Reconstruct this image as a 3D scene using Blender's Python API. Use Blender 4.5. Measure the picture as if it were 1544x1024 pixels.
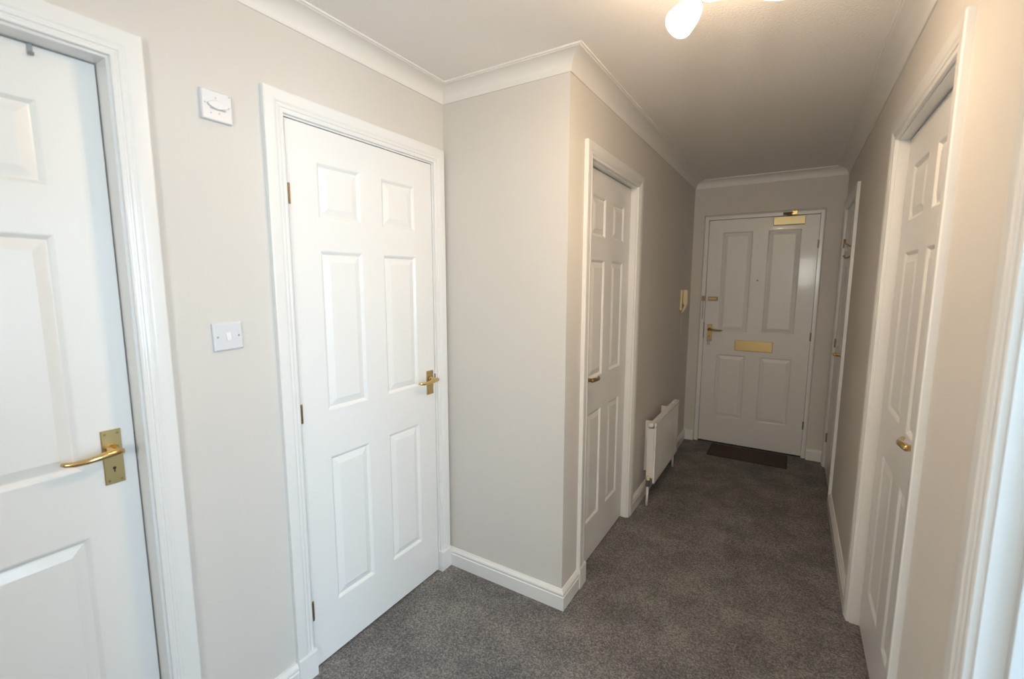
import bpy, bmesh, math, random
from mathutils import Vector, Matrix
random.seed(7)
S = bpy.context.scene
C = S.collection
for o in list(bpy.data.objects):
    bpy.data.objects.remove(o)

# ------------------------------------------------------------------ camera
cam_d = bpy.data.cameras.new('camera')
cam = bpy.data.objects.new('camera', cam_d)
C.objects.link(cam)
cam_d.sensor_width = 36.0
cam_d.lens = 682.83 / 1544 * 36.0
cam_d.clip_start = 0.02
FW = Vector((-0.52146937, 0.84392752, -0.12592077))
RT = Vector((0.85058687, 0.52583193, 0.0016601))
UP = Vector((-0.06761417, 0.10624086, 0.99203891))
cam.matrix_world = Matrix(((RT.x, UP.x, -FW.x, 0.0), (RT.y, UP.y, -FW.y, 0.0),
                           (RT.z, UP.z, -FW.z, 1.4571), (0, 0, 0, 1)))
cam_d.dof.use_dof = True
cam_d.dof.focus_distance = 2.3
cam_d.dof.aperture_fstop = 2.2
S.camera = cam

# ------------------------------------------------------------------ world + light
W = bpy.data.worlds.new('sky')
S.world = W
W.use_nodes = True
bg = W.node_tree.nodes['Background']
sky = W.node_tree.nodes.new('ShaderNodeTexSky')
sky.sky_type = 'HOSEK_WILKIE'
sky.turbidity = 5.0
sky.sun_direction = (-0.4, 0.5, 0.75)
W.node_tree.links.new(sky.outputs[0], bg.inputs[0])
bg.inputs[1].default_value = 0.6

LAMP = 30.0          # emission of the opal spot shades
BULB = 268.0         # emission of the bulbs in their mouths
LCOL = (1.0, 0.74, 0.48)
WIN_SIDE = 158.0     # daylight through the side room window
WIN_BACK = 54.0      # light of the small window added behind the camera


def area(name, loc, rot, sx, sy, power, col):
    d = bpy.data.lights.new(name, 'AREA')
    d.shape = 'RECTANGLE'
    d.size, d.size_y = sx, sy
    d.energy = power
    d.color = col
    o = bpy.data.objects.new(name, d)
    o.location = loc
    o.rotation_euler = rot
    C.objects.link(o)
    return o


DAY = (0.54, 0.81, 1.05)
DAYB = (0.90, 0.91, 0.86)
# lights stand just outside the two windows
area('daylight_side_window', (3.02, -0.05, 1.45), (0, math.radians(90), 0), 1.4, 2.1, WIN_SIDE, DAY)
area('added_back_window_light', (0.2, -1.66, 1.65), (math.radians(90), 0, 0), 0.46, 0.56, WIN_BACK, DAYB)  # unseen source added for the front door highlight and near walls

vs = S.view_settings
vs.view_transform = 'Standard'
vs.look = 'None'
vs.exposure = 0.03
vs.gamma = 1.0
vs.use_curve_mapping = False

# ------------------------------------------------------------------ plan (metres)
XL, YC, XH, YE, XR = -1.4376, 1.7124, -0.794, 4.3584, 0.3003
ZC = 2.3287
YB = -1.45
T = 0.10             # wall thickness
XO, XE, YO = -2.5, 2.9, 5.0     # outer shell of the flat

# ------------------------------------------------------------------ materials
MATS = {}


def mat(name, col, rough=0.5, metal=0.0, coat=0.0, bump=None, vary=None, emit=None, spec=None):
    if name in MATS:
        return MATS[name]
    m = bpy.data.materials.new(name)
    m.use_nodes = True
    nt = m.node_tree
    b = nt.nodes['Principled BSDF']
    b.inputs['Base Color'].default_value = (*col, 1)
    b.inputs['Roughness'].default_value = rough
    b.inputs['Metallic'].default_value = metal
    b.inputs['Coat Weight'].default_value = coat
    b.inputs['Coat Roughness'].default_value = 0.08
    if spec is not None:
        b.inputs['Specular IOR Level'].default_value = spec
    tc = nt.nodes.new('ShaderNodeTexCoord')
    if vary:
        sc, amt = vary
        n = nt.nodes.new('ShaderNodeTexNoise')
        n.inputs['Scale'].default_value = sc
        n.inputs['Detail'].default_value = 4
        r = nt.nodes.new('ShaderNodeValToRGB')
        r.color_ramp.elements[0].position = 0.3
        r.color_ramp.elements[1].position = 0.7
        r.color_ramp.elements[0].color = (*[c * (1 - amt) for c in col], 1)
        r.color_ramp.elements[1].color = (*[min(1, c * (1 + amt)) for c in col], 1)
        nt.links.new(tc.outputs['Object'], n.inputs['Vector'])
        nt.links.new(n.outputs['Fac'], r.inputs[0])
        nt.links.new(r.outputs[0], b.inputs['Base Color'])
    if bump:
        sc, st, dist = bump
        n = nt.nodes.new('ShaderNodeTexNoise')
        n.inputs['Scale'].default_value = sc
        n.inputs['Detail'].default_value = 3
        bp = nt.nodes.new('ShaderNodeBump')
        bp.inputs['Strength'].default_value = st
        bp.inputs['Distance'].default_value = dist
        nt.links.new(tc.outputs['Object'], n.inputs['Vector'])
        nt.links.new(n.outputs['Fac'], bp.inputs['Height'])
        nt.links.new(bp.outputs[0], b.inputs['Normal'])
    if emit:
        b.inputs['Emission Color'].default_value = (*emit[0], 1)
        b.inputs['Emission Strength'].default_value = emit[1]
    MATS[name] = m
    return m


M_WALL = mat('wall_emulsion', (0.685, 0.655, 0.615), 0.75, bump=(180, 0.12, 0.002), vary=(3.0, 0.012))
M_CEIL = mat('ceiling_stipple', (0.90, 0.87, 0.845), 0.9, bump=(140, 0.45, 0.004))
M_CORN = mat('cornice_paint', (0.84, 0.82, 0.79), 0.6)
M_WHITE = mat('white_gloss_paint', (0.83, 0.825, 0.81), 0.28, coat=0.35)
M_DOOR = mat('white_door_paint', (0.83, 0.825, 0.81), 0.33, coat=0.18, bump=(90, 0.03, 0.002))
M_FRONT = mat('front_door_paint', (0.80, 0.785, 0.765), 0.34, coat=0.12, bump=(110, 0.30, 0.004))
M_BRASS = mat('polished_brass', (0.72, 0.51, 0.22), 0.18, 1.0)
M_BRASS2 = mat('satin_brass', (0.58, 0.42, 0.19), 0.33, 1.0)
M_BRASSD = mat('tarnished_brass', (0.32, 0.22, 0.11), 0.42, 1.0)
M_CHROME = mat('chrome', (0.75, 0.76, 0.78), 0.15, 1.0)
M_STEEL = mat('brushed_steel', (0.42, 0.41, 0.40), 0.35, 1.0)
M_DARK = mat('dark_slot', (0.03, 0.028, 0.025), 0.6)
M_PLAST = mat('white_plastic', (0.71, 0.72, 0.75), 0.35)
M_GREYP = mat('grey_print', (0.45, 0.45, 0.46), 0.5)
M_CREAM = mat('cream_plastic', (0.80, 0.68, 0.44), 0.4)
M_GOLDB = mat('gold_closer_enamel', (0.78, 0.66, 0.36), 0.4, 0.3)
M_RAD = mat('radiator_enamel', (0.82, 0.80, 0.77), 0.3, coat=0.2)
M_MAT = mat('brown_mat_pile', (0.075, 0.047, 0.038), 0.95, bump=(600, 0.8, 0.004), vary=(400, 0.35))
M_MATE = mat('black_mat_rubber', (0.018, 0.016, 0.016), 0.7)
M_SHADE = mat('opal_glass_lit', (1, 0.95, 0.85), 0.3, emit=(LCOL, LAMP))
M_BULB = mat('lit_bulb', (1, 0.95, 0.85), 0.3, emit=(LCOL, BULB))
M_FRAMEW = mat('window_frame_white', (0.85, 0.85, 0.85), 0.35)
M_CORD = mat('cream_cord', (0.70, 0.64, 0.52), 0.5)

# carpet: flecked charcoal twist pile
M_CARP = bpy.data.materials.new('charcoal_carpet')
M_CARP.use_nodes = True
nt = M_CARP.node_tree
b = nt.nodes['Principled BSDF']
b.inputs['Roughness'].default_value = 1.0
b.inputs['Specular IOR Level'].default_value = 0.1
tc = nt.nodes.new('ShaderNodeTexCoord')


def noise(scale, detail=2, rough=0.5):
    n = nt.nodes.new('ShaderNodeTexNoise')
    n.inputs['Scale'].default_value = scale
    n.inputs['Detail'].default_value = detail
    n.inputs['Roughness'].default_value = rough
    nt.links.new(tc.outputs['Object'], n.inputs['Vector'])
    return n


n1 = noise(120, 6, 0.85)
vo = nt.nodes.new('ShaderNodeTexVoronoi')
vo.inputs['Scale'].default_value = 190
vo.inputs['Randomness'].default_value = 1.0
nt.links.new(tc.outputs['Object'], vo.inputs['Vector'])
sep = nt.nodes.new('ShaderNodeSeparateColor')
nt.links.new(vo.outputs['Color'], sep.inputs[0])
ma = nt.nodes.new('ShaderNodeMath')
ma.operation = 'MULTIPLY_ADD'
ma.inputs[1].default_value = 0.30
nt.links.new(sep.outputs[0], ma.inputs[0])
nt.links.new(n1.outputs['Fac'], ma.inputs[2])
r1 = nt.nodes.new('ShaderNodeValToRGB')
e = r1.color_ramp.elements
e[0].position, e[0].color = 0.38, (0.095, 0.094, 0.097, 1)
e[1].position, e[1].color = 0.95, (0.47, 0.452, 0.436, 1)
x = e.new(0.66)
x.color = (0.235, 0.228, 0.222, 1)
nt.links.new(ma.outputs[0], r1.inputs[0])
n2 = noise(4.5, 4, 0.65)
r2 = nt.nodes.new('ShaderNodeValToRGB')
r2.color_ramp.elements[0].position, r2.color_ramp.elements[0].color = 0.36, (0.74, 0.74, 0.76, 1)
r2.color_ramp.elements[1].position, r2.color_ramp.elements[1].color = 0.68, (1.16, 1.14, 1.12, 1)
nt.links.new(n2.outputs['Fac'], r2.inputs[0])
mx = nt.nodes.new('ShaderNodeMix')
mx.data_type = 'RGBA'
mx.blend_type = 'MULTIPLY'
mx.inputs[0].default_value = 1
nt.links.new(r1.outputs[0], mx.inputs[6])
nt.links.new(r2.outputs[0], mx.inputs[7])
nt.links.new(mx.outputs[2], b.inputs['Base Color'])
bp_ = nt.nodes.new('ShaderNodeBump')
bp_.inputs['Strength'].default_value = 0.8
bp_.inputs['Distance'].default_value = 0.006
nt.links.new(ma.outputs[0], bp_.inputs['Height'])
nt.links.new(bp_.outputs[0], b.inputs['Normal'])

# window glass that lets light straight through
M_GLASS = bpy.data.materials.new('window_glass')
M_GLASS.use_nodes = True
nt = M_GLASS.node_tree
nt.nodes.clear()
out = nt.nodes.new('ShaderNodeOutputMaterial')
tr = nt.nodes.new('ShaderNodeBsdfTransparent')
gl = nt.nodes.new('ShaderNodeBsdfGlossy')
gl.inputs['Roughness'].default_value = 0.02
ms = nt.nodes.new('ShaderNodeMixShader')
ms.inputs[0].default_value = 0.06
nt.links.new(tr.outputs[0], ms.inputs[1])
nt.links.new(gl.outputs[0], ms.inputs[2])
nt.links.new(ms.outputs[0], out.inputs[0])

# ------------------------------------------------------------------ mesh helpers


def link(name, bm, m, parent=None, smooth=False, bevel=0.0, loc=None, rot=None, autosmooth=False):
    bmesh.ops.recalc_face_normals(bm, faces=bm.faces)
    me = bpy.data.meshes.new(name)
    bm.to_mesh(me)
    bm.free()
    me.materials.append(m)
    if smooth:
        for p in me.polygons:
            p.use_smooth = True
    o = bpy.data.objects.new(name, me)
    C.objects.link(o)
    if parent is not None:
        o.parent = parent
    if loc is not None:
        o.location = loc
    if rot is not None:
        o.rotation_euler = rot
    if bevel > 0:
        md = o.modifiers.new('bevel', 'BEVEL')
        md.width = bevel
        md.segments = 2
        md.limit_method = 'ANGLE'
    if autosmooth:
        for p in me.polygons:
            p.use_smooth = True
        me.set_sharp_from_angle(angle=math.radians(35))
    return o


def empty(name, loc=(0, 0, 0), rotz=0.0):
    o = bpy.data.objects.new(name, None)
    o.empty_display_size = 0.1
    o.location = loc
    o.rotation_euler = (0, 0, rotz)
    C.objects.link(o)
    return o


def tag(o, label, cat, kind=None, group=None):
    o['label'] = label
    o['category'] = cat
    if kind:
        o['kind'] = kind
    if group:
        o['group'] = group
    return o


def box(bm, x0, x1, y0, y1, z0, z1):
    v = [bm.verts.new(p) for p in ((x0, y0, z0), (x1, y0, z0), (x1, y1, z0), (x0, y1, z0),
                                   (x0, y0, z1), (x1, y0, z1), (x1, y1, z1), (x0, y1, z1))]
    for f in ((0, 3, 2, 1), (4, 5, 6, 7), (0, 1, 5, 4), (1, 2, 6, 5), (2, 3, 7, 6), (3, 0, 4, 7)):
        bm.faces.new([v[i] for i in f])


def boxo(name, dims, m, parent=None, bevel=0.0):
    bm = bmesh.new()
    box(bm, *dims)
    return link(name, bm, m, parent, bevel=bevel)


def loft(bm, rings, close=True, cap=True):
    """rings: list of equal-length point lists"""
    vs_ = [[bm.verts.new(p) for p in r] for r in rings]
    n = len(rings[0])
    for a, c in zip(vs_[:-1], vs_[1:]):
        for i in range(n if close else n - 1):
            j = (i + 1) % n
            bm.faces.new((a[i], a[j], c[j], c[i]))
    if cap:
        bm.faces.new(list(reversed(vs_[0])))
        bm.faces.new(vs_[-1])
    return vs_


def tube(bm, path, radii, seg=10, flat=1.0):
    """round tube through path; flat squashes the section's second axis"""
    P = [Vector(p) for p in path]
    if not isinstance(radii, (list, tuple)):
        radii = [radii] * len(P)
    rings = []
    ref = None
    for i, p in enumerate(P):
        t = (P[min(i + 1, len(P) - 1)] - P[max(i - 1, 0)]).normalized()
        if ref is None:
            ref = Vector((0, 0, 1)) if abs(t.z) < 0.9 else Vector((1, 0, 0))
        u = (ref - t * ref.dot(t)).normalized()
        w = t.cross(u)
        ref = u
        r = radii[i]
        rings.append([p + u * (r * flat * math.cos(a)) + w * (r * math.sin(a))
                      for a in [2 * math.pi * k / seg for k in range(seg)]])
    loft(bm, rings)


def lathe(bm, prof, seg=24, mtx=None):
    """prof: (r, h) list about local z"""
    rings = []
    for r, h in prof:
        rings.append([Vector((r * math.cos(2 * math.pi * k / seg), r * math.sin(2 * math.pi * k / seg), h))
                      for k in range(seg)])
    if mtx is not None:
        rings = [[mtx @ p for p in r] for r in rings]
    loft(bm, rings)


def sweep(bm, prof, A, B, n, mA=0, mB=0, zb=0.0):
    """extrude a (d, z) section from A to B; d runs along n; mA/mB: +1 inside corner, -1 outside corner"""
    A, B, n = Vector((*A, 0)), Vector((*B, 0)), Vector((*n, 0))
    t = (B - A).normalized()
    r0 = [A + n * d + t * (mA * d) + Vector((0, 0, zb + z)) for d, z in prof]
    r1 = [B + n * d - t * (mB * d) + Vector((0, 0, zb + z)) for d, z in prof]
    loft(bm, [r0, r1])


# ------------------------------------------------------------------ doors' plan data
# (n, place along wall start, width) : openings cut in walls are width + 0.028 either side
G = 0.028
HD = 1.985
ROT_L, ROT_R = math.pi / 2, -math.pi / 2
D1 = dict(a=-0.291, w=0.762)       # left wall, y from a
D2 = dict(a=0.923, w=0.700)
D3 = dict(a=1.947, w=0.688)        # hall left wall
D4 = dict(a=-0.6633, w=0.804)      # end wall, x from a
D5 = dict(a=3.560, w=0.672)        # right wall
D6 = dict(a=1.522, w=0.762)
D7 = dict(a=0.225, w=0.762)


def wall_boxes(bm, axis, face, back, a, b_, openings, zt=ZC, zbot=0.0):
    """wall running along axis ('x'/'y') between a and b_, solid between face and back; openings (s0, s1, z0, z1)"""
    def bx(s0, s1, z0, z1):
        if s1 - s0 < 1e-5 or z1 - z0 < 1e-5:
            return
        lo, hi = min(face, back), max(face, back)
        if axis == 'y':
            box(bm, lo, hi, s0, s1, z0, z1)
        else:
            box(bm, s0, s1, lo, hi, z0, z1)
    cur = a
    for s0, s1, z0, z1 in sorted(openings):
        bx(cur, s0, zbot, zt)
        bx(s0, s1, zbot, z0)
        bx(s0, s1, z1, zt)
        cur = s1
    bx(cur, b_, zbot, zt)


def wall(name, label, *args, **kw):
    bm = bmesh.new()
    wall_boxes(bm, *args, **kw)
    return tag(link(name, bm, M_WALL), label, 'wall', 'structure')


def op(d, h=HD + G):
    return (d['a'] - G, d['a'] + d['w'] + G, 0.0, h)


# ------------------------------------------------------------------ floor, ceiling, walls
tag(boxo('floor', (XO, XE, YB - T, YO, -0.08, 0.0), M_CARP), 'charcoal grey flecked carpet covering the whole hall floor', 'floor', 'structure')
tag(boxo('ceiling', (XO, XE, YB - T, YO, ZC, ZC + 0.1), M_CEIL), 'off-white stippled ceiling above the hall', 'ceiling', 'structure')
wall('wall_left', 'warm grey painted wall holding the light switch and two white doors', 'y', XL, XL - T, YB, YC, [op(D1), op(D2)])
wall('wall_return', 'pale grey blank wall facing the camera beside the cupboard door', 'x', YC, YC + T, XL - T, XH - T, [])
wall('wall_hall', 'taupe passage wall with the radiator and entry phone', 'y', XH, XH - T, YC, YE, [op(D3)])
wall('wall_end', 'taupe end wall around the four-panel front door', 'x', YE, YE + T, XH - T, XR + T, [(D4['a'] - 0.042, D4['a'] + D4['w'] + 0.036, 0.0, 2.036)])
wall('wall_right', 'beige passage wall on the right with three doorways', 'y', XR, XR + T, YB, YE, [op(D5), op(D6), op(D7)])
wall('wall_back', 'grey wall behind the camera with a small added window', 'x', YB, YB - T, XO, XE, [(-0.05, 0.45, 1.35, 1.95)])
wall('wall_outer_left', 'plain outer wall of the rooms behind the left doors', 'y', XO, XO - T, YB - T, YO, [])
wall('wall_outer_far', 'plain outer wall beyond the front door', 'x', YO, YO + T, XO - T, XE + T, [])
wall('wall_outer_right', 'outer wall of the side room with its window', 'y', XE, XE + T, YB - T, YO, [(-1.1, 1.0, 0.75, 2.15)])
wall('wall_side_room', 'partition closing the side room off behind the right passage wall', 'x', 1.25, 1.35, XR + T, XE, [])


def window(n, label, axis, face, depth, s0, s1, z0, z1, mullions):
    r = empty('window_%d' % n)
    tag(r, label, 'window', 'structure')
    w = 0.05

    def bx(bm, a, b_, c, d):
        lo, hi = min(face, face + depth), max(face, face + depth)
        lo += 0.02
        hi -= 0.02
        if axis == 'y':
            box(bm, lo, hi, a, b_, c, d)
        else:
            box(bm, a, b_, lo, hi, c, d)
    bm = bmesh.new()
    bx(bm, s0, s0 + w, z0, z1)
    bx(bm, s1 - w, s1, z0, z1)
    bx(bm, s0 + w, s1 - w, z0, z0 + w)
    bx(bm, s0 + w, s1 - w, z1 - w, z1)
    for k in range(1, mullions):
        c = s0 + (s1 - s0) * k / mullions
        bx(bm, c - w / 2, c + w / 2, z0 + w, z1 - w)
    link('window_frame', bm, M_FRAMEW, r)
    for k in range(mullions):
        a = s0 + (s1 - s0) * k / mullions + w / 2
        c = s0 + (s1 - s0) * (k + 1) / mullions - w / 2
        mid = face + depth / 2
        bm = bmesh.new()
        if axis == 'y':
            box(bm, mid - 0.003, mid + 0.003, a, c, z0 + w, z1 - w)
        else:
            box(bm, a, c, mid - 0.003, mid + 0.003, z0 + w, z1 - w)
        link('pane', bm, M_GLASS, r)


window(1, 'white framed three-light window in the side room', 'y', XE, T, -1.1, 1.0, 0.75, 2.15, 3)
window(2, 'small white framed window added behind the camera', 'x', YB, -T, -0.05, 0.45, 1.35, 1.95, 1)

# ------------------------------------------------------------------ cornices
CD, CP = 0.0612, 0.0783
COVE = [(0, 0), (0, -CD), (0.005, -CD), (0.007, -CD + 0.005)]
for k in range(1, 9):
    a_ = math.pi / 2 * k / 9
    c0 = (CP - 0.010, -CD + 0.005)
    COVE.append((c0[0] - (CP - 0.017) * math.cos(a_), c0[1] + (CD - 0.013) * math.sin(a_)))
COVE += [(CP - 0.009, -0.0085), (CP - 0.007, -0.0065), (CP, -0.006), (CP, 0)]
runs = [('left', (XL, YB), (XL, YC), (1, 0), 1, 1), ('return', (XL, YC), (XH, YC), (0, -1), 1, -1),
        ('hall', (XH, YC), (XH, YE), (1, 0), -1, 1), ('end', (XH, YE), (XR, YE), (0, -1), 1, 1),
        ('right', (XR, YE), (XR, YB), (-1, 0), 1, 1), ('back', (XR, YB), (XL, YB), (0, 1), 1, 1)]
TXT = {'left': 'over the two near left doors', 'return': 'over the blank wall facing the camera', 'hall': 'along the left side of the passage',
       'end': 'above the front door', 'right': 'along the right side of the passage', 'back': 'on the wall behind the camera'}
for i, (nm, A, B, n, ma, mb) in enumerate(runs):
    bm = bmesh.new()
    sweep(bm, COVE, A, B, n, ma, mb, ZC)
    o = link('trim_%d' % (i + 1), bm, M_CORN, autosmooth=True)
    tag(o, 'white plaster cove cornice ' + TXT[nm], 'cornice', 'structure')

# ------------------------------------------------------------------ skirting boards
SK = 0.0923
SKP = [(0, 0), (0.018, 0), (0.018, 0.062), (0.0145, 0.065), (0.0145, 0.069), (0.0165, 0.072), (0.0165, 0.076),
       (0.012, 0.084), (0.007, 0.0885), (0.006, SK), (0, SK)]
AW, AO = 0.066, 0.006        # architrave width and its set-back from the lining edge
GL = 0.003                   # gap leaf / lining


def aout(d, side):
    return d['a'] - GL - AO - AW if side < 0 else d['a'] + d['w'] + GL + AO + AW


sk_runs = [
    ('baseboard_left', 'white skirting board between the two near left doors', [((XL, YB), (XL, aout(D1, -1)), (1, 0), 1, 0), ((XL, aout(D1, 1)), (XL, aout(D2, -1)), (1, 0), 0, 0)]),
    ('baseboard_return', 'white moulded skirting board under the blank facing wall', [((XL, YC), (XH, YC), (0, -1), 1, -1)]),
    ('baseboard_hall', 'white skirting board along the left of the passage behind the radiator', [((XH, YC), (XH, aout(D3, -1)), (1, 0), -1, 0), ((XH, aout(D3, 1)), (XH, YE), (1, 0), 0, 1)]),
    ('baseboard_end', 'short white skirting board pieces either side of the front door', [((XH, YE), (D4['a'] - 0.042, YE), (0, -1), 1, 0), ((D4['a'] + D4['w'] + 0.036, YE), (XR, YE), (0, -1), 0, 1)]),
    ('baseboard_right', 'white skirting board along the right of the passage', [((XR, YE), (XR, aout(D5, 1)), (-1, 0), 1, 0), ((XR, aout(D5, -1)), (XR, aout(D6, 1)), (-1, 0), 0, 0),
                                                                              ((XR, aout(D6, -1)), (XR, aout(D7, 1)), (-1, 0), 0, 0), ((XR, aout(D7, -1)), (XR, YB), (-1, 0), 0, 1)]),
]
for nm, lb, segs in sk_runs:
    bm = bmesh.new()
    for A, B, n, ma, mb in segs:
        if (Vector(A) - Vector(B)).length > 0.005:
            sweep(bm, SKP, A, B, n, ma, mb)
    tag(link(nm, bm, M_WHITE, autosmooth=True), lb, 'skirting', 'structure')

# ------------------------------------------------------------------ doors
ARCH = [(0, 0), (0, 0.0105), (0.003, 0.0125), (0.008, 0.0130), (0.0105, 0.0108), (0.0135, 0.0112), (0.016, 0.0142), (0.022, 0.0155),
        (0.0245, 0.0137), (0.0275, 0.0140), (0.031, 0.0170), (0.036, 0.0180), (AW - 0.003, 0.0180), (AW, 0.0155), (AW, 0)]
PANEL_Z = [(0.218, 0.803), (0.980, 1.567), (1.677, 1.870)]


def ring_pts(x0, x1, z0, z1, ins, y):
    return [(x0 + ins, y, z0 + ins), (x1 - ins, y, z0 + ins), (x1 - ins, y, z1 - ins), (x0 + ins, y, z1 - ins)]


def leaf_mesh(w, z0, h, th, xs, zs, mo):
    """door leaf: flat stiles and rails, each panel cell sinking through a moulding; front at y=0, back y=th"""
    bm = bmesh.new()
    X = [0.0] + [v for p in xs for v in p] + [w]
    Z = [z0] + [v for p in zs for v in p] + [h]
    cells = set((2 * i + 1, 2 * j + 1) for i in range(len(xs)) for j in range(len(zs)))
    V = {}

    def vt(x, y, z):
        k = (round(x, 5), round(y, 5), round(z, 5))
        if k not in V:
            V[k] = bm.verts.new(k)
        return V[k]
    for i in range(len(X) - 1):
        for j in range(len(Z) - 1):
            if (i, j) not in cells:
                bm.faces.new([vt(X[i], 0, Z[j]), vt(X[i + 1], 0, Z[j]), vt(X[i + 1], 0, Z[j + 1]), vt(X[i], 0, Z[j + 1])])
            else:
                prev = None
                for ins, dep in mo:
                    cur = [vt(*p) for p in ring_pts(X[i], X[i + 1], Z[j], Z[j + 1], ins, dep)]
                    if prev:
                        for k in range(4):
                            bm.faces.new((prev[k], prev[(k + 1) % 4], cur[(k + 1) % 4], cur[k]))
                    prev = cur
                bm.faces.new(prev)
    # back and edges
    b4 = [vt(0, th, z0), vt(w, th, z0), vt(w, th, h), vt(0, th, h)]
    bm.faces.new(list(reversed(b4)))
    bm.faces.new([vt(x, 0, z0) for x in X] + [b4[1], b4[0]])
    bm.faces.new([vt(x, 0, h) for x in reversed(X)] + [b4[3], b4[2]])
    bm.faces.new([vt(0, 0, z) for z in reversed(Z)] + [b4[0], b4[3]])
    bm.faces.new([vt(w, 0, z) for z in Z] + [b4[2], b4[1]])
    return bm


def panel_mesh(pw, ph, prof):
    """raised field of one panel, origin at its lower left outer corner; prof: (inset, y)"""
    bm = bmesh.new()
    rings = [ring_pts(0, pw, 0, ph, i, y) for i, y in prof]
    loft(bm, rings)
    return bm


def lever_handle(parent, x, z, s, plate=(0.040, 0.150), piv=0.018, lock=True, m=None, ml=None, y0=0.0, thick=0.004):
    """s: direction the lever points along local x; pivot sits piv above the plate's centre"""
    m = m or M_BRASS2
    ml = ml or M_BRASS
    pw, ph = plate
    bm = bmesh.new()
    loft(bm, [ring_pts(x - pw / 2, x + pw / 2, z - ph / 2, z + ph / 2, 0, y0),
              ring_pts(x - pw / 2, x + pw / 2, z - ph / 2, z + ph / 2, 0, y0 - thick + 0.0015),
              ring_pts(x - pw / 2, x + pw / 2, z - ph / 2, z + ph / 2, 0.0015, y0 - thick)])
    p = link('door_handle', bm, m, parent)
    zp = z + piv
    bm = bmesh.new()
    mt = Matrix.Translation((x, y0 - thick, zp)) @ Matrix.Rotation(math.pi / 2, 4, 'X')
    lathe(bm, [(0.0135, 0), (0.0135, 0.006), (0.0095, 0.010), (0.009, 0.034), (0.0075, 0.046)], 16, mt)
    yy = y0 - thick - 0.040
    tube(bm, [(x - 0.012 * s, yy, zp), (x - 0.006 * s, yy, zp), (x + 0.012 * s, yy - 0.004, zp + 0.001), (x + 0.04 * s, yy - 0.007, zp - 0.001),
              (x + 0.065 * s, yy - 0.005, zp - 0.004), (x + 0.085 * s, yy, zp - 0.005), (x + 0.100 * s, yy + 0.007, zp - 0.003), (x + 0.106 * s, yy + 0.011, zp - 0.001)],
         [0.006, 0.0095, 0.0102, 0.0088, 0.0075, 0.0068, 0.0062, 0.004], 12, 1.0)
    lv = link('lever', bm, ml, p, smooth=True)
    for sx in (-1, 1):
        for sz in (-1, 1):
            bm = bmesh.new()
            mt = Matrix.Translation((x + sx * (pw / 2 - 0.008), y0 - thick + 0.0005, z + sz * (ph / 2 - 0.010))) @ Matrix.Rotation(math.pi / 2, 4, 'X')
            lathe(bm, [(0.0032, 0), (0.0030, 0.0010), (0.0012, 0.0012)], 10, mt)
            link('screw', bm, M_BRASSD, p)
    if lock:
        bm = bmesh.new()
        mt = Matrix.Translation((x, y0 - thick + 0.0006, z - 0.030)) @ Matrix.Rotation(math.pi / 2, 4, 'X')
        lathe(bm, [(0.0040, 0), (0.0040, 0.0010)], 12, mt)
        box(bm, x - 0.0016, x + 0.0016, y0 - thick - 0.0004, y0 - thick + 0.0006, z - 0.041, z - 0.031)
        link('keyhole', bm, M_DARK, p)
    return p


def hinge(parent, x, z0, z1, m=None, w=0.012, y=0.0):
    bm = bmesh.new()
    n = 5
    for k in range(n):
        a = z0 + (z1 - z0) * k / n + 0.0006
        c = z0 + (z1 - z0) * (k + 1) / n - 0.0006
        lathe(bm, [(0.0055, a), (0.0055, c)], 10, Matrix.Translation((x, y - 0.004, 0)))
    hg = link('hinge', bm, m or M_BRASSD, parent, autosmooth=True)
    bm = bmesh.new()
    box(bm, x - w * 0.35, x + w * 0.65, y - 0.0015, y + 0.0005, z0, z1)
    link('hinge_leaf', bm, M_STEEL, hg)
    return hg


def surround(root, w, h, recess, plinth=(), arch_sides=(-1, 0, 1), depth=T):
    """lining with stops plus three mitred architrave lengths; wall face lies at y=-recess"""
    y0, y1 = -recess, depth - recess
    bm = bmesh.new()
    l, r, t = -GL, w + GL, h + GL
    th = 0.0245
    box(bm, l - th, l, y0, y1, 0, t + th)
    box(bm, r, r + th, y0, y1, 0, t + th)
    box(bm, l, r, y0, y1, t, t + th)
    link('door_lining', bm, M_WHITE, root)
    bm = bmesh.new()
    ys = 0.036
    if y1 - ys > 0.008:
        ye = min(y1, ys + 0.03)
        box(bm, l, l + 0.014, ys, ye, 0, t)
        box(bm, r - 0.014, r, ys, ye, 0, t)
        box(bm, l + 0.014, r - 0.014, ys, ye, t - 0.014, t)
        link('door_stop', bm, M_WHITE, root)
    for s in arch_sides:
        bm = bmesh.new()
        il, ir, it = l - AO, r + AO, t + AO
        if s == 0:
            loft(bm, [[(il - u, y0 - d, it + u) for u, d in ARCH], [(ir + u, y0 - d, it + u) for u, d in ARCH]])
        else:
            e_ = (lambda u: il - u) if s < 0 else (lambda u: ir + u)
            loft(bm, [[(e_(u), y0 - d, 0.0) for u, d in ARCH], [(e_(u), y0 - d, it + u) for u, d in ARCH]])
        link('architrave', bm, M_WHITE, root, autosmooth=True)
    for s in plinth:
        if s < 0:
            a, c = l - AO - AW - 0.001, l - 0.001
        else:
            a, c = r + 0.001, r + AO + AW + 0.001
        bm = bmesh.new()
        rings = [[(a, y0, z), (c, y0, z), (c, y0 - d, z), (a, y0 - d, z)] for z, d in ((0, 0.022), (0.097, 0.022), (0.105, 0.0185))]
        loft(bm, rings)
        link('plinth_block', bm, M_WHITE, root)


MOULD = [(0, 0), (0.003, 0.0008), (0.008, 0.0045), (0.0125, 0.0085), (0.0165, 0.0088)]
FIELD = [(0.0125, 0.012), (0.0130, 0.0086), (0.0165, 0.0080), (0.036, 0.0022), (0.0395, 0.0012)]


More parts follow.
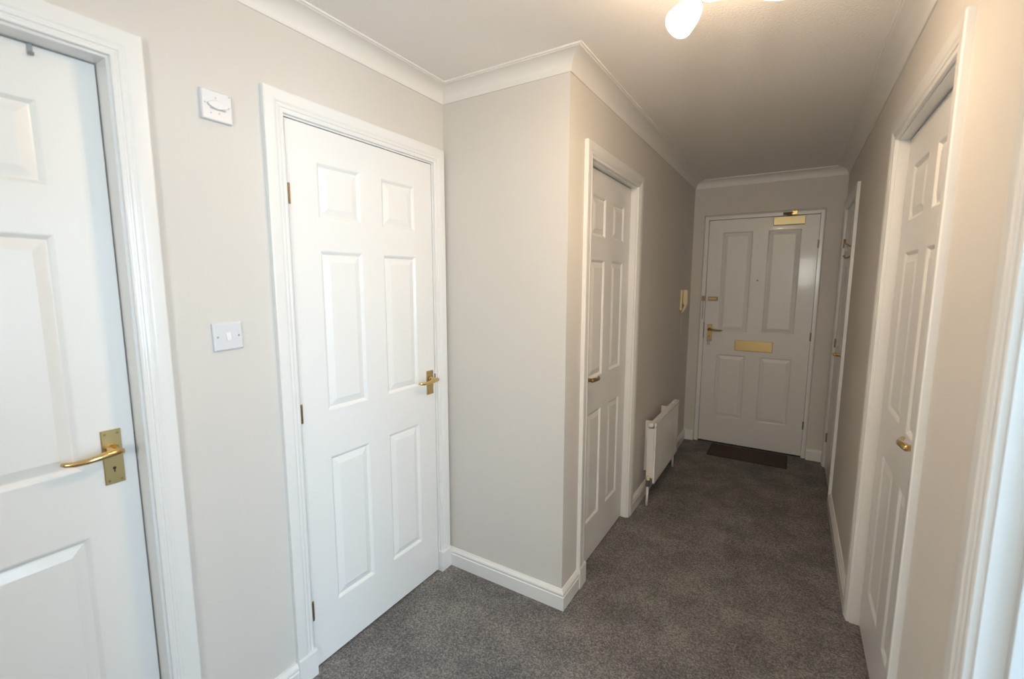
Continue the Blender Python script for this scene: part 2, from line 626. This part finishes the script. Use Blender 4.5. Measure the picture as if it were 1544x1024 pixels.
def leaf(root, w, m, z0=0.009, h=HD, zs=PANEL_Z, stile=0.110, mull=0.105):
    pw = (w - 2 * stile - mull) / 2
    xs = [(stile, stile + pw), (stile + pw + mull, w - stile)]
    lf = link('door_leaf', leaf_mesh(w, z0, h, 0.035, xs, zs, MOULD), m, root)
    cache = {}
    for zz in zs:
        for xx in xs:
            key = round(zz[1] - zz[0], 4)
            if key not in cache:
                o = link('panel', panel_mesh(pw, zz[1] - zz[0], FIELD), m, lf)
                cache[key] = o
            else:
                o = cache[key].copy()
                C.objects.link(o)
            o.parent = lf
            o.location = (xx[0], 0, zz[0])
    return lf


HZ = [(0.207, 0.280), (0.962, 1.030), (1.713, 1.780)]

# door 1: near left
REC1 = 0.062
r = empty('door_1', (XL - REC1, D1['a'], 0), ROT_L)
tag(r, 'cropped white six-panel door at the far left edge with brass lever handle', 'door', 'structure')
surround(r, D1['w'], HD, REC1, plinth=(1,))
leaf(r, D1['w'], M_DOOR)
lever_handle(r, D1['w'] - 0.049, 0.998, -1, (0.042, 0.146), 0.022)
boxo('latch', (D1['w'] - 0.001, D1['w'] + 0.002, 0.004, 0.022, 0.99, 1.05), M_DARK, r)

# door 2: cupboard door opening into the hall
REC2 = 0.002
r = empty('door_2', (XL - REC2, D2['a'], 0), ROT_L)
tag(r, 'white six-panel door with three hinges right of the light switch', 'door', 'structure')
surround(r, D2['w'], HD, REC2, plinth=(-1, 1))
leaf(r, D2['w'], M_DOOR)
lever_handle(r, D2['w'] - 0.036, 0.984, -1, (0.044, 0.114), 0.018, lock=False)
for a, c in HZ:
    hinge(r, -0.001, a, c)
boxo('latch', (D2['w'] - 0.001, D2['w'] + 0.003, -0.003, 0.020, 0.990, 1.020), M_DARK, r)

# door 3: passage left
REC3 = 0.034
r = empty('door_3', (XH - REC3, D3['a'], 0), ROT_L)
tag(r, 'white six-panel door in the passage beside the radiator', 'door', 'structure')
surround(r, D3['w'], HD, REC3, plinth=(-1,))
leaf(r, D3['w'], M_DOOR)
lever_handle(r, 0.050, 0.975, 1, (0.040, 0.146), 0.018, ml=M_BRASSD)

# door 4: front door in the end wall
r = empty('door_4', (D4['a'], YE + 0.010, 0), 0)
tag(r, 'cream four-panel front door at the end of the passage with brass letterbox', 'door', 'structure')
w4 = D4['w']
H4 = 1.991
bm = bmesh.new()
fy0, fy1 = -0.006, 0.09
box(bm, -0.034, -0.003, fy0, fy1, 0, 2.022)
box(bm, w4 + 0.003, w4 + 0.028, fy0, fy1, 0, 2.022)
box(bm, -0.003, w4 + 0.003, fy0, fy1, H4 + 0.004, 2.022)
link('door_frame', bm, M_WHITE, r, bevel=0.002)
bm = bmesh.new()
box(bm, -0.0415, -0.034, 0.002, 0.05, 0, 2.0295)
box(bm, w4 + 0.028, w4 + 0.0355, 0.002, 0.05, 0, 2.0295)
box(bm, -0.0415, w4 + 0.0355, 0.002, 0.05, 2.022, 2.0355)
link('frame_bead', bm, M_WALL, r)
bm = bmesh.new()
box(bm, -0.003, 0.012, 0.046, 0.07, 0, H4 + 0.004)
box(bm, w4 - 0.012, w4 + 0.003, 0.046, 0.07, 0, H4 + 0.004)
box(bm, 0.012, w4 - 0.012, 0.046, 0.07, H4 - 0.012, H4 + 0.004)
link('door_stop', bm, M_WHITE, r)
MOULD4 = [(0, 0), (0.003, 0.001), (0.007, 0.006), (0.010, 0.0098), (0.014, 0.0100)]
FIELD4 = [(0.0115, 0.014), (0.0120, 0.0098), (0.0150, 0.0090), (0.038, 0.0010), (0.041, 0.0004)]
zs4 = [(0.252, 0.822), (1.030, 1.886)]
xs4 = [(0.112, 0.345), (0.455, 0.690)]
lf = link('door_leaf', leaf_mesh(w4, 0.016, H4, 0.044, xs4, zs4, MOULD4), M_FRONT, r)
for zz in zs4:
    for xx in xs4:
        o = link('panel', panel_mesh(xx[1] - xx[0], zz[1] - zz[0], FIELD4), M_FRONT, lf, loc=(xx[0], 0, zz[0]))
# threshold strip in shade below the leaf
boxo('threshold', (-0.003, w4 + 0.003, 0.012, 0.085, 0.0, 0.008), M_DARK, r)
lever_handle(r, 0.047, 1.011, 1, (0.040, 0.152), 0.030, m=M_BRASS2, ml=M_BRASSD)
# letter plate
lp = boxo('letter_plate', (0.257, 0.546, -0.007, 0.0, 0.866, 0.957), M_BRASS2, r, bevel=0.003)
boxo('letter_flap', (0.263, 0.540, -0.0085, -0.0065, 0.873, 0.950), M_BRASS2, lp, bevel=0.001)
# night latch and its pull, chain on the frame
nl = boxo('night_latch', (0.022, 0.100, -0.020, 0.0, 1.298, 1.330), M_BRASSD, r, bevel=0.003)
boxo('latch_slide', (0.030, 0.088, -0.024, -0.0195, 1.309, 1.319), M_BRASS2, nl, bevel=0.001)
boxo('latch_keep', (-0.030, -0.006, -0.024, -0.006, 1.295, 1.336), M_BRASSD, r, bevel=0.002)
bm = bmesh.new()
for k in range(13):
    z = 1.288 - k * 0.0125
    pts = [(-0.018 + (0.0050 * math.cos(t_) if k % 2 else 0), -0.012 + (0 if k % 2 else 0.005 * math.cos(t_)), z + 0.0085 * math.sin(t_))
           for t_ in [2 * math.pi * q / 10 for q in range(11)]]
    tube(bm, pts, 0.0013, 6)
link('door_chain', bm, M_STEEL, r)
boxo('strike_plate', (-0.0045, -0.002, -0.0075, 0.03, 0.96, 1.10), M_DARK, r)
# spy hole
bm = bmesh.new()
lathe(bm, [(0.008, 0), (0.008, 0.003), (0.005, 0.004)], 16, Matrix.Translation((0.398, 0.0, 1.473)) @ Matrix.Rotation(math.pi / 2, 4, 'X'))
link('spy_hole', bm, M_BRASSD, r)
# overhead closer
cl = boxo('door_closer', (0.487, 0.706, -0.042, 0.0, 1.918, 1.984), M_GOLDB, r, bevel=0.004)
bm = bmesh.new()
lathe(bm, [(0.011, 1.984), (0.011, 2.002), (0.006, 2.006)], 12, Matrix.Translation((0.600, -0.021, 0)))
tube(bm, [(0.600, -0.021, 1.999), (0.570, -0.028, 2.004), (0.552, -0.030, 2.006)], [0.008, 0.007, 0.007], 8)
tube(bm, [(0.552, -0.030, 2.010), (0.590, -0.022, 2.012), (0.632, -0.012, 2.013)], 0.006, 8)
link('closer_arm', bm, M_BRASSD, cl)
boxo('arm_shoe', (0.612, 0.650, -0.020, -0.0062, 1.999, 2.026), M_BRASS2, cl, bevel=0.002)
for a, c in ((0.246, 0.314), (0.984, 1.054), (1.727, 1.794)):
    hinge(r, w4 + 0.0015, a, c, y=-0.001)

# door 5: far right
REC5 = 0.002
r = empty('door_5', (XR + REC5, D5['a'] + D5['w'], 0), ROT_R)
tag(r, 'white cupboard door in the right wall next to the front door', 'door', 'structure')
surround(r, D5['w'], HD, REC5)
leaf(r, D5['w'], M_DOOR)
lever_handle(r, D5['w'] - 0.045, 0.978, -1, (0.040, 0.114), 0.010, lock=False)
for a, c in HZ:
    hinge(r, -0.001, a, c)
# brass coat hook on the door
hk = boxo('coat_hook', (D5['w'] - 0.056, D5['w'] - 0.036, -0.003, 0.0, 1.60, 1.70), M_BRASSD, r, bevel=0.001)
bm = bmesh.new()
xk = D5['w'] - 0.046
tube(bm, [(xk, -0.002, 1.685), (xk, -0.020, 1.688), (xk, -0.042, 1.705), (xk, -0.048, 1.728)], [0.005, 0.005, 0.005, 0.007], 8)
tube(bm, [(xk, -0.002, 1.635), (xk, -0.018, 1.618), (xk, -0.036, 1.612), (xk, -0.046, 1.630)], [0.005, 0.005, 0.005, 0.007], 8)
link('hook_arm', bm, M_BRASSD, hk, smooth=True)

# door 6: right wall
REC6 = 0.034
r = empty('door_6', (XR + REC6, D6['a'] + D6['w'], 0), ROT_R)
tag(r, 'white six-panel door set back in the right wall nearest the camera', 'door', 'structure')
surround(r, D6['w'], HD, REC6)
leaf(r, D6['w'], M_DOOR)
lever_handle(r, D6['w'] - 0.050, 0.990, -1, (0.040, 0.146), 0.022)

# door 7: open doorway at the right edge
REC7 = 0.0
r = empty('door_7', (XR, D7['a'] + D7['w'], 0), ROT_R)
tag(r, 'white lining and architrave of the open doorway at the right edge', 'doorway', 'structure')
surround(r, D7['w'], HD, REC7)
boxo('strike_plate', (-GL - 0.0005, -GL + 0.0012, 0.042, 0.064, 0.985, 1.045), M_STEEL, r)
# its leaf swung right back into the side room, hinged on the near jamb
lf = empty('door_8', (XR + T + 0.006, D7['a'] - 0.010, 0), math.radians(180))
tag(lf, 'white six-panel door folded back inside the side room', 'door', 'structure')
lf.rotation_euler = (0, 0, math.radians(95))
lf.location = (XR + T + 0.075, D7['a'] - 0.03 - 0.762, 0)
leaf(lf, 0.762, M_DOOR)

# ------------------------------------------------------------------ light switch
sw = empty('light_switch', (XL, 0.699, 1.2945), ROT_L)
tag(sw, 'square white single light switch between the two near left doors', 'switch')
sw.rotation_euler = (0, math.radians(-1.5), ROT_L)
bm = bmesh.new()
q = 0.0415
rings = [ring_pts(-q, q, -q, q, 0, 0), ring_pts(-q, q, -q, q, 0, -0.006), ring_pts(-q, q, -q, q, 0.003, -0.0088)]
loft(bm, rings)
link('switch_plate', bm, M_PLAST, sw, bevel=0.0015)
bm = bmesh.new()
v = [(-0.007, 0.0115), (0.007, 0.0115), (0.007, -0.0115), (-0.007, -0.0115)]
loft(bm, [[(a, -0.008, c) for a, c in v], [(-0.0065, -0.0092, 0.011), (0.0065, -0.0092, 0.011), (0.0065, -0.0135, -0.011), (-0.0065, -0.0135, -0.011)]])
link('rocker', bm, mat('rocker_plastic', (0.84, 0.84, 0.83), 0.25), sw, bevel=0.001)
for s in (-1, 1):
    bm = bmesh.new()
    lathe(bm, [(0.0030, 0), (0.0030, 0.0008)], 12, Matrix.Translation((s * 0.030, -0.0085, 0.0)) @ Matrix.Rotation(math.pi / 2, 4, 'X'))
    link('screw', bm, M_STEEL, sw)

# ------------------------------------------------------------------ upper wall plate
pl = empty('wall_plate', (XL, 0.7145, 1.950), ROT_L)
tag(pl, 'square white wall plate with curved raised centre, high above the light switch', 'wall plate')
bm = bmesh.new()
q = 0.0405
loft(bm, [ring_pts(-q, q, -q, q, 0, 0), ring_pts(-q, q, -q, q, 0, -0.010), ring_pts(-q, q, -q, q, 0.0025, -0.0125)])
link('plate', bm, M_PLAST, pl)
bm = bmesh.new()
lens = []
for k in range(24):
    t_ = 2 * math.pi * k / 24
    lens.append((0.027 * math.cos(t_), 0.0125 * math.sin(t_) * (1 - 0.25 * abs(math.cos(t_)))))
loft(bm, [[(a, -0.012, c + 0.002) for a, c in lens], [(a, -0.0165, c + 0.002) for a, c in lens], [(a * 0.92, -0.0185, c * 0.85 + 0.002) for a, c in lens]])
link('raised_cover', bm, M_PLAST, pl, autosmooth=True)
for a, c in ((-0.032, 0.003), (0.031, 0.002), (0.034, 0.034), (-0.003, 0.021), (0.004, -0.019), (-0.018, -0.022)):
    bm = bmesh.new()
    lathe(bm, [(0.0021, 0), (0.0021, 0.0006)], 10, Matrix.Translation((a, -0.0124, c)) @ Matrix.Rotation(math.pi / 2, 4, 'X'))
    link('screw', bm, M_GREYP, pl)
bm = bmesh.new()
box(bm, -0.021, 0.021, -0.0172, -0.0155, -0.0105, -0.0088)
link('shadow_strip', bm, M_GREYP, pl)  # grey strip stands in for the shadow along the cover's lower edge

# ------------------------------------------------------------------ over-door hook on door 1
bm = bmesh.new()
hx = XL - REC1
hy = 0.358
prof = [(hx - 0.037, 1.975), (hx - 0.037, 1.9865), (hx + 0.0012, 1.9865), (hx + 0.0012, 1.964), (hx + 0.010, 1.960), (hx + 0.013, 1.966)]
ring_o = []
for x_, z_ in prof:
    ring_o.append([(x_, hy - 0.0045, z_), (x_, hy + 0.0045, z_), (x_ + 0.0012, hy + 0.0045, z_ + 0.0008), (x_ + 0.0012, hy - 0.0045, z_ + 0.0008)])
loft(bm, ring_o)
tag(link('door_hook', bm, M_STEEL), 'small grey metal hook hung over the top of the far left door', 'hook')

# ------------------------------------------------------------------ radiator
RY0, RY1, RZ0, RZ1 = 2.895, 3.585, 0.145, 0.555
rad = empty('radiator', (XH, RY0, 0), ROT_L)
tag(rad, 'white enamelled panel radiator on the left passage wall', 'radiator')
L = RY1 - RY0
yf = -0.102                      # front face (local y, wall at 0)
bm = bmesh.new()
nfl = 20
pts = [(0.0, yf + 0.010), (0.004, yf + 0.001), (0.02, yf)]
for k in range(nfl):
    a = 0.02 + (L - 0.04) * k / nfl
    s = (L - 0.04) / nfl
    pts += [(a + s * 0.30, yf), (a + s * 0.42, yf + 0.0022), (a + s * 0.58, yf + 0.0022), (a + s * 0.70, yf)]
pts += [(L - 0.02, yf), (L - 0.004, yf + 0.001), (L, yf + 0.010)]
outl = pts + [(L, yf + 0.014), (0, yf + 0.014)]
loft(bm, [[(a, c, RZ0 + 0.02) for a, c in outl], [(a, c, RZ1 - 0.022) for a, c in outl]])
box(bm, 0, L, yf - 0.0005, yf + 0.014, RZ0, RZ0 + 0.02)
box(bm, 0, L, yf - 0.0005, yf + 0.014, RZ1 - 0.022, RZ1)
link('front_panel', bm, M_RAD, rad, bevel=0.002)
bm = bmesh.new()
box(bm, 0.006, L - 0.006, -0.052, -0.046, RZ0 + 0.03, RZ1 - 0.03)
for k in range(24):
    a = 0.03 + (L - 0.06) * k / 24
    box(bm, a, a + 0.0015, yf + 0.014, -0.050, RZ0 + 0.05, RZ1 - 0.05)
link('back_panel', bm, M_RAD, rad)
for a in (0.004, L - 0.007):
    boxo('side_cover', (a, a + 0.003, yf + 0.014, -0.045, RZ0 + 0.032, RZ1 - 0.040), M_RAD, rad)
bm = bmesh.new()
box(bm, 0.05, L - 0.05, yf + 0.016, -0.046, RZ1 - 0.026, RZ1 - 0.022)
for k in range(26):
    a = 0.06 + (L - 0.12) * k / 26
    box(bm, a, a + 0.012, yf + 0.022, -0.050, RZ1 - 0.022, RZ1 - 0.020)
link('top_grille', bm, M_RAD, rad)
for x0, s in ((0.0, -1), (L, 1)):
    bm = bmesh.new()
    tube(bm, [(x0 - s * 0.06, yf + 0.032, RZ1 - 0.016), (x0 + s * 0.004, yf + 0.032, RZ1 - 0.016), (x0 + s * 0.012, yf + 0.032, RZ1 - 0.016), (x0 + s * 0.015, yf + 0.032, RZ1 - 0.016)],
         [0.0155, 0.0155, 0.0155, 0.011], 14)
    link('air_vent_plug', bm, M_RAD, rad, autosmooth=True)
for x0, s, yv in ((0.0, -1, -0.066), (L, 1, -0.066)):
    bm = bmesh.new()
    tube(bm, [(x0 - s * 0.02, yv, RZ0 + 0.022), (x0 + s * 0.024, yv, RZ0 + 0.022)], 0.010, 10)
    tube(bm, [(x0 + s * 0.022, yv, RZ0 + 0.045), (x0 + s * 0.022, yv, RZ0 - 0.015)], [0.013, 0.013], 6)
    vlv = link('radiator_valve', bm, M_STEEL if s < 0 else M_RAD, rad)
    bm = bmesh.new()
    tube(bm, [(x0 + s * 0.022, yv, RZ0 + 0.030), (x0 + s * 0.022, yv, RZ0 + 0.046), (x0 + s * 0.022, yv, RZ0 + 0.052)], [0.0145, 0.0145, 0.010], 12)
    link('valve_cap', bm, M_CREAM if s < 0 else M_RAD, vlv)
    bm = bmesh.new()
    tube(bm, [(x0 + s * 0.022, yv, RZ0 - 0.012), (x0 + s * 0.024, yv, 0.07), (x0 + s * 0.030, yv, 0.0)], 0.0085, 10)
    link('pipe', bm, M_RAD, rad, smooth=True)
for a in (0.12, L - 0.14):
    boxo('wall_bracket', (a, a + 0.02, -0.047, 0.0, RZ0 + 0.03, RZ1 - 0.03), M_RAD, rad)

# ------------------------------------------------------------------ entry phone
ph = empty('entry_phone', (XH, 3.932, 0), ROT_L)
tag(ph, 'cream entry phone on the passage wall near the front door', 'intercom')
bm = bmesh.new()
box(bm, 0.0, 0.070, -0.018, 0.0, 1.225, 1.395)
link('phone_base', bm, M_CREAM, ph, bevel=0.004)
bm = bmesh.new()
side = [(-0.020, 1.395), (-0.046, 1.395), (-0.056, 1.385), (-0.056, 1.285), (-0.050, 1.258), (-0.022, 1.205), (-0.010, 1.208), (-0.028, 1.250), (-0.034, 1.272), (-0.022, 1.280)]
loft(bm, [[(0.008, y_, z_) for y_, z_ in side], [(0.058, y_, z_) for y_, z_ in side]])
link('handset', bm, M_CREAM, ph, bevel=0.003)
bm = bmesh.new()
cp_ = []
for k in range(90):
    t_ = k / 89
    cz = 1.205 - 0.175 * math.sin(math.pi * t_)
    cx = 0.02 + 0.045 * t_
    cp_.append((cx + 0.0035 * math.cos(k * 1.6), -0.010 + 0.0035 * math.sin(k * 1.6), cz))
tube(bm, cp_, 0.0014, 5)
link('curly_cord', bm, M_CORD, ph, smooth=True)

# ------------------------------------------------------------------ keys in the front door
ky = empty('key_bunch', (D4['a'] + 0.047, YE + 0.010, 0.981))
tag(ky, 'small bunch of keys hanging from the front door lock', 'keys')
bm = bmesh.new()
box(bm, -0.0015, 0.0015, -0.030, -0.0040, -0.004, 0.004)
lathe(bm, [(0.010, -0.0012), (0.010, 0.0012)], 14, Matrix.Translation((0, -0.036, 0)) @ Matrix.Rotation(math.pi / 2, 4, 'Y'))
link('key', bm, M_STEEL, ky)
bm = bmesh.new()
tube(bm, [(0.013 * math.cos(t_), -0.040, -0.017 + 0.013 * math.sin(t_)) for t_ in [2 * math.pi * k / 16 for k in range(17)]], 0.0011, 6)
link('key_ring', bm, M_STEEL, ky)
for dx, an in ((-0.006, 0.15), (0.007, -0.2)):
    bm = bmesh.new()
    lathe(bm, [(0.010, -0.001), (0.010, 0.001)], 14, Matrix.Translation((dx, -0.040 + dx * 0.3, -0.038)) @ Matrix.Rotation(math.pi / 2, 4, 'X'))
    box(bm, dx - 0.004, dx + 0.004, -0.041 + dx * 0.3, -0.039 + dx * 0.3, -0.078, -0.045)
    link('key', bm, M_STEEL, ky)

# ------------------------------------------------------------------ door mat
dm = empty('door_mat', (-0.245, 4.185, 0))
tag(dm, 'dark brown rectangular doormat on the carpet before the front door', 'doormat')
bm = bmesh.new()
box(bm, -0.295, 0.295, -0.155, 0.160, 0.0, 0.004)
link('rubber_border', bm, M_MATE, dm)
bm = bmesh.new()
box(bm, -0.280, 0.280, -0.140, 0.145, 0.004, 0.008)
link('pile', bm, M_MAT, dm)

# ------------------------------------------------------------------ ceiling spot light bar
lt = empty('ceiling_spotlight', (-0.185, 1.28, ZC))
tag(lt, 'chrome ceiling spotlight bar with lit opal glass shades', 'light')
bm = bmesh.new()
lathe(bm, [(0.055, 0), (0.055, -0.018), (0.045, -0.026), (0.012, -0.028)], 28)
link('ceiling_plate', bm, M_CHROME, lt, autosmooth=True)
bm = bmesh.new()
tube(bm, [(0, 0, -0.026), (0, 0, -0.050)], 0.009, 12)
lathe(bm, [(0.006, -0.062), (0.016, -0.058), (0.018, -0.050), (0.010, -0.044)], 18)
link('hub', bm, M_CHROME, lt, autosmooth=True)


def spot(tip, direction):
    """one head; tip is the centre of the shade's mouth in world space"""
    d = Vector(direction).normalized()
    B = Vector(tip) - lt.location - d * 0.105
    mt = Matrix.Translation(B) @ d.to_track_quat('Z', 'Y').to_matrix().to_4x4()
    bm = bmesh.new()
    tube(bm, [(0, 0, -0.052), (B.x * 0.5, B.y * 0.5, -0.050), (B.x - d.x * 0.01, B.y - d.y * 0.01, -0.056), (B.x - d.x * 0.01, B.y - d.y * 0.01, min(-0.066, B.z + 0.012)), tuple(B)], 0.006, 10)
    lathe(bm, [(0.007, -0.010), (0.0105, -0.005), (0.0105, 0.026), (0.013, 0.030)], 18, mt)
    nk = link('spot_neck', bm, M_CHROME, lt, autosmooth=True)
    bm = bmesh.new()
    prof = [(0.014, 0.022), (0.021, 0.027), (0.027, 0.038), (0.0320, 0.054), (0.0355, 0.072), (0.0375, 0.088), (0.0375, 0.096), (0.0355, 0.1005), (0.0325, 0.1015), (0.030, 0.096)]
    lathe(bm, prof, 28, mt)
    link('glass_shade', bm, M_SHADE, nk, smooth=True)
    bm = bmesh.new()
    lathe(bm, [(0.0305, 0.0965), (0.0300, 0.099), (0.026, 0.1010), (0.018, 0.1025), (0.008, 0.103)], 24, mt)
    link('bulb', bm, M_BULB, nk, smooth=True)


spot((-0.311, 1.323, 2.125), (-0.507, -0.425, -0.75))
spot((-0.090, 1.350, 2.1405), (-0.25, 0.25, -0.93))
spot((-0.27, 1.18, 2.175), (-0.40, -0.55, -0.72))  # unseen head, added for more warm light in the hall
spot((-0.22, 1.345, 2.19), (-0.05, 0.85, -0.50))  # unseen head, added and aimed to brighten the far passage
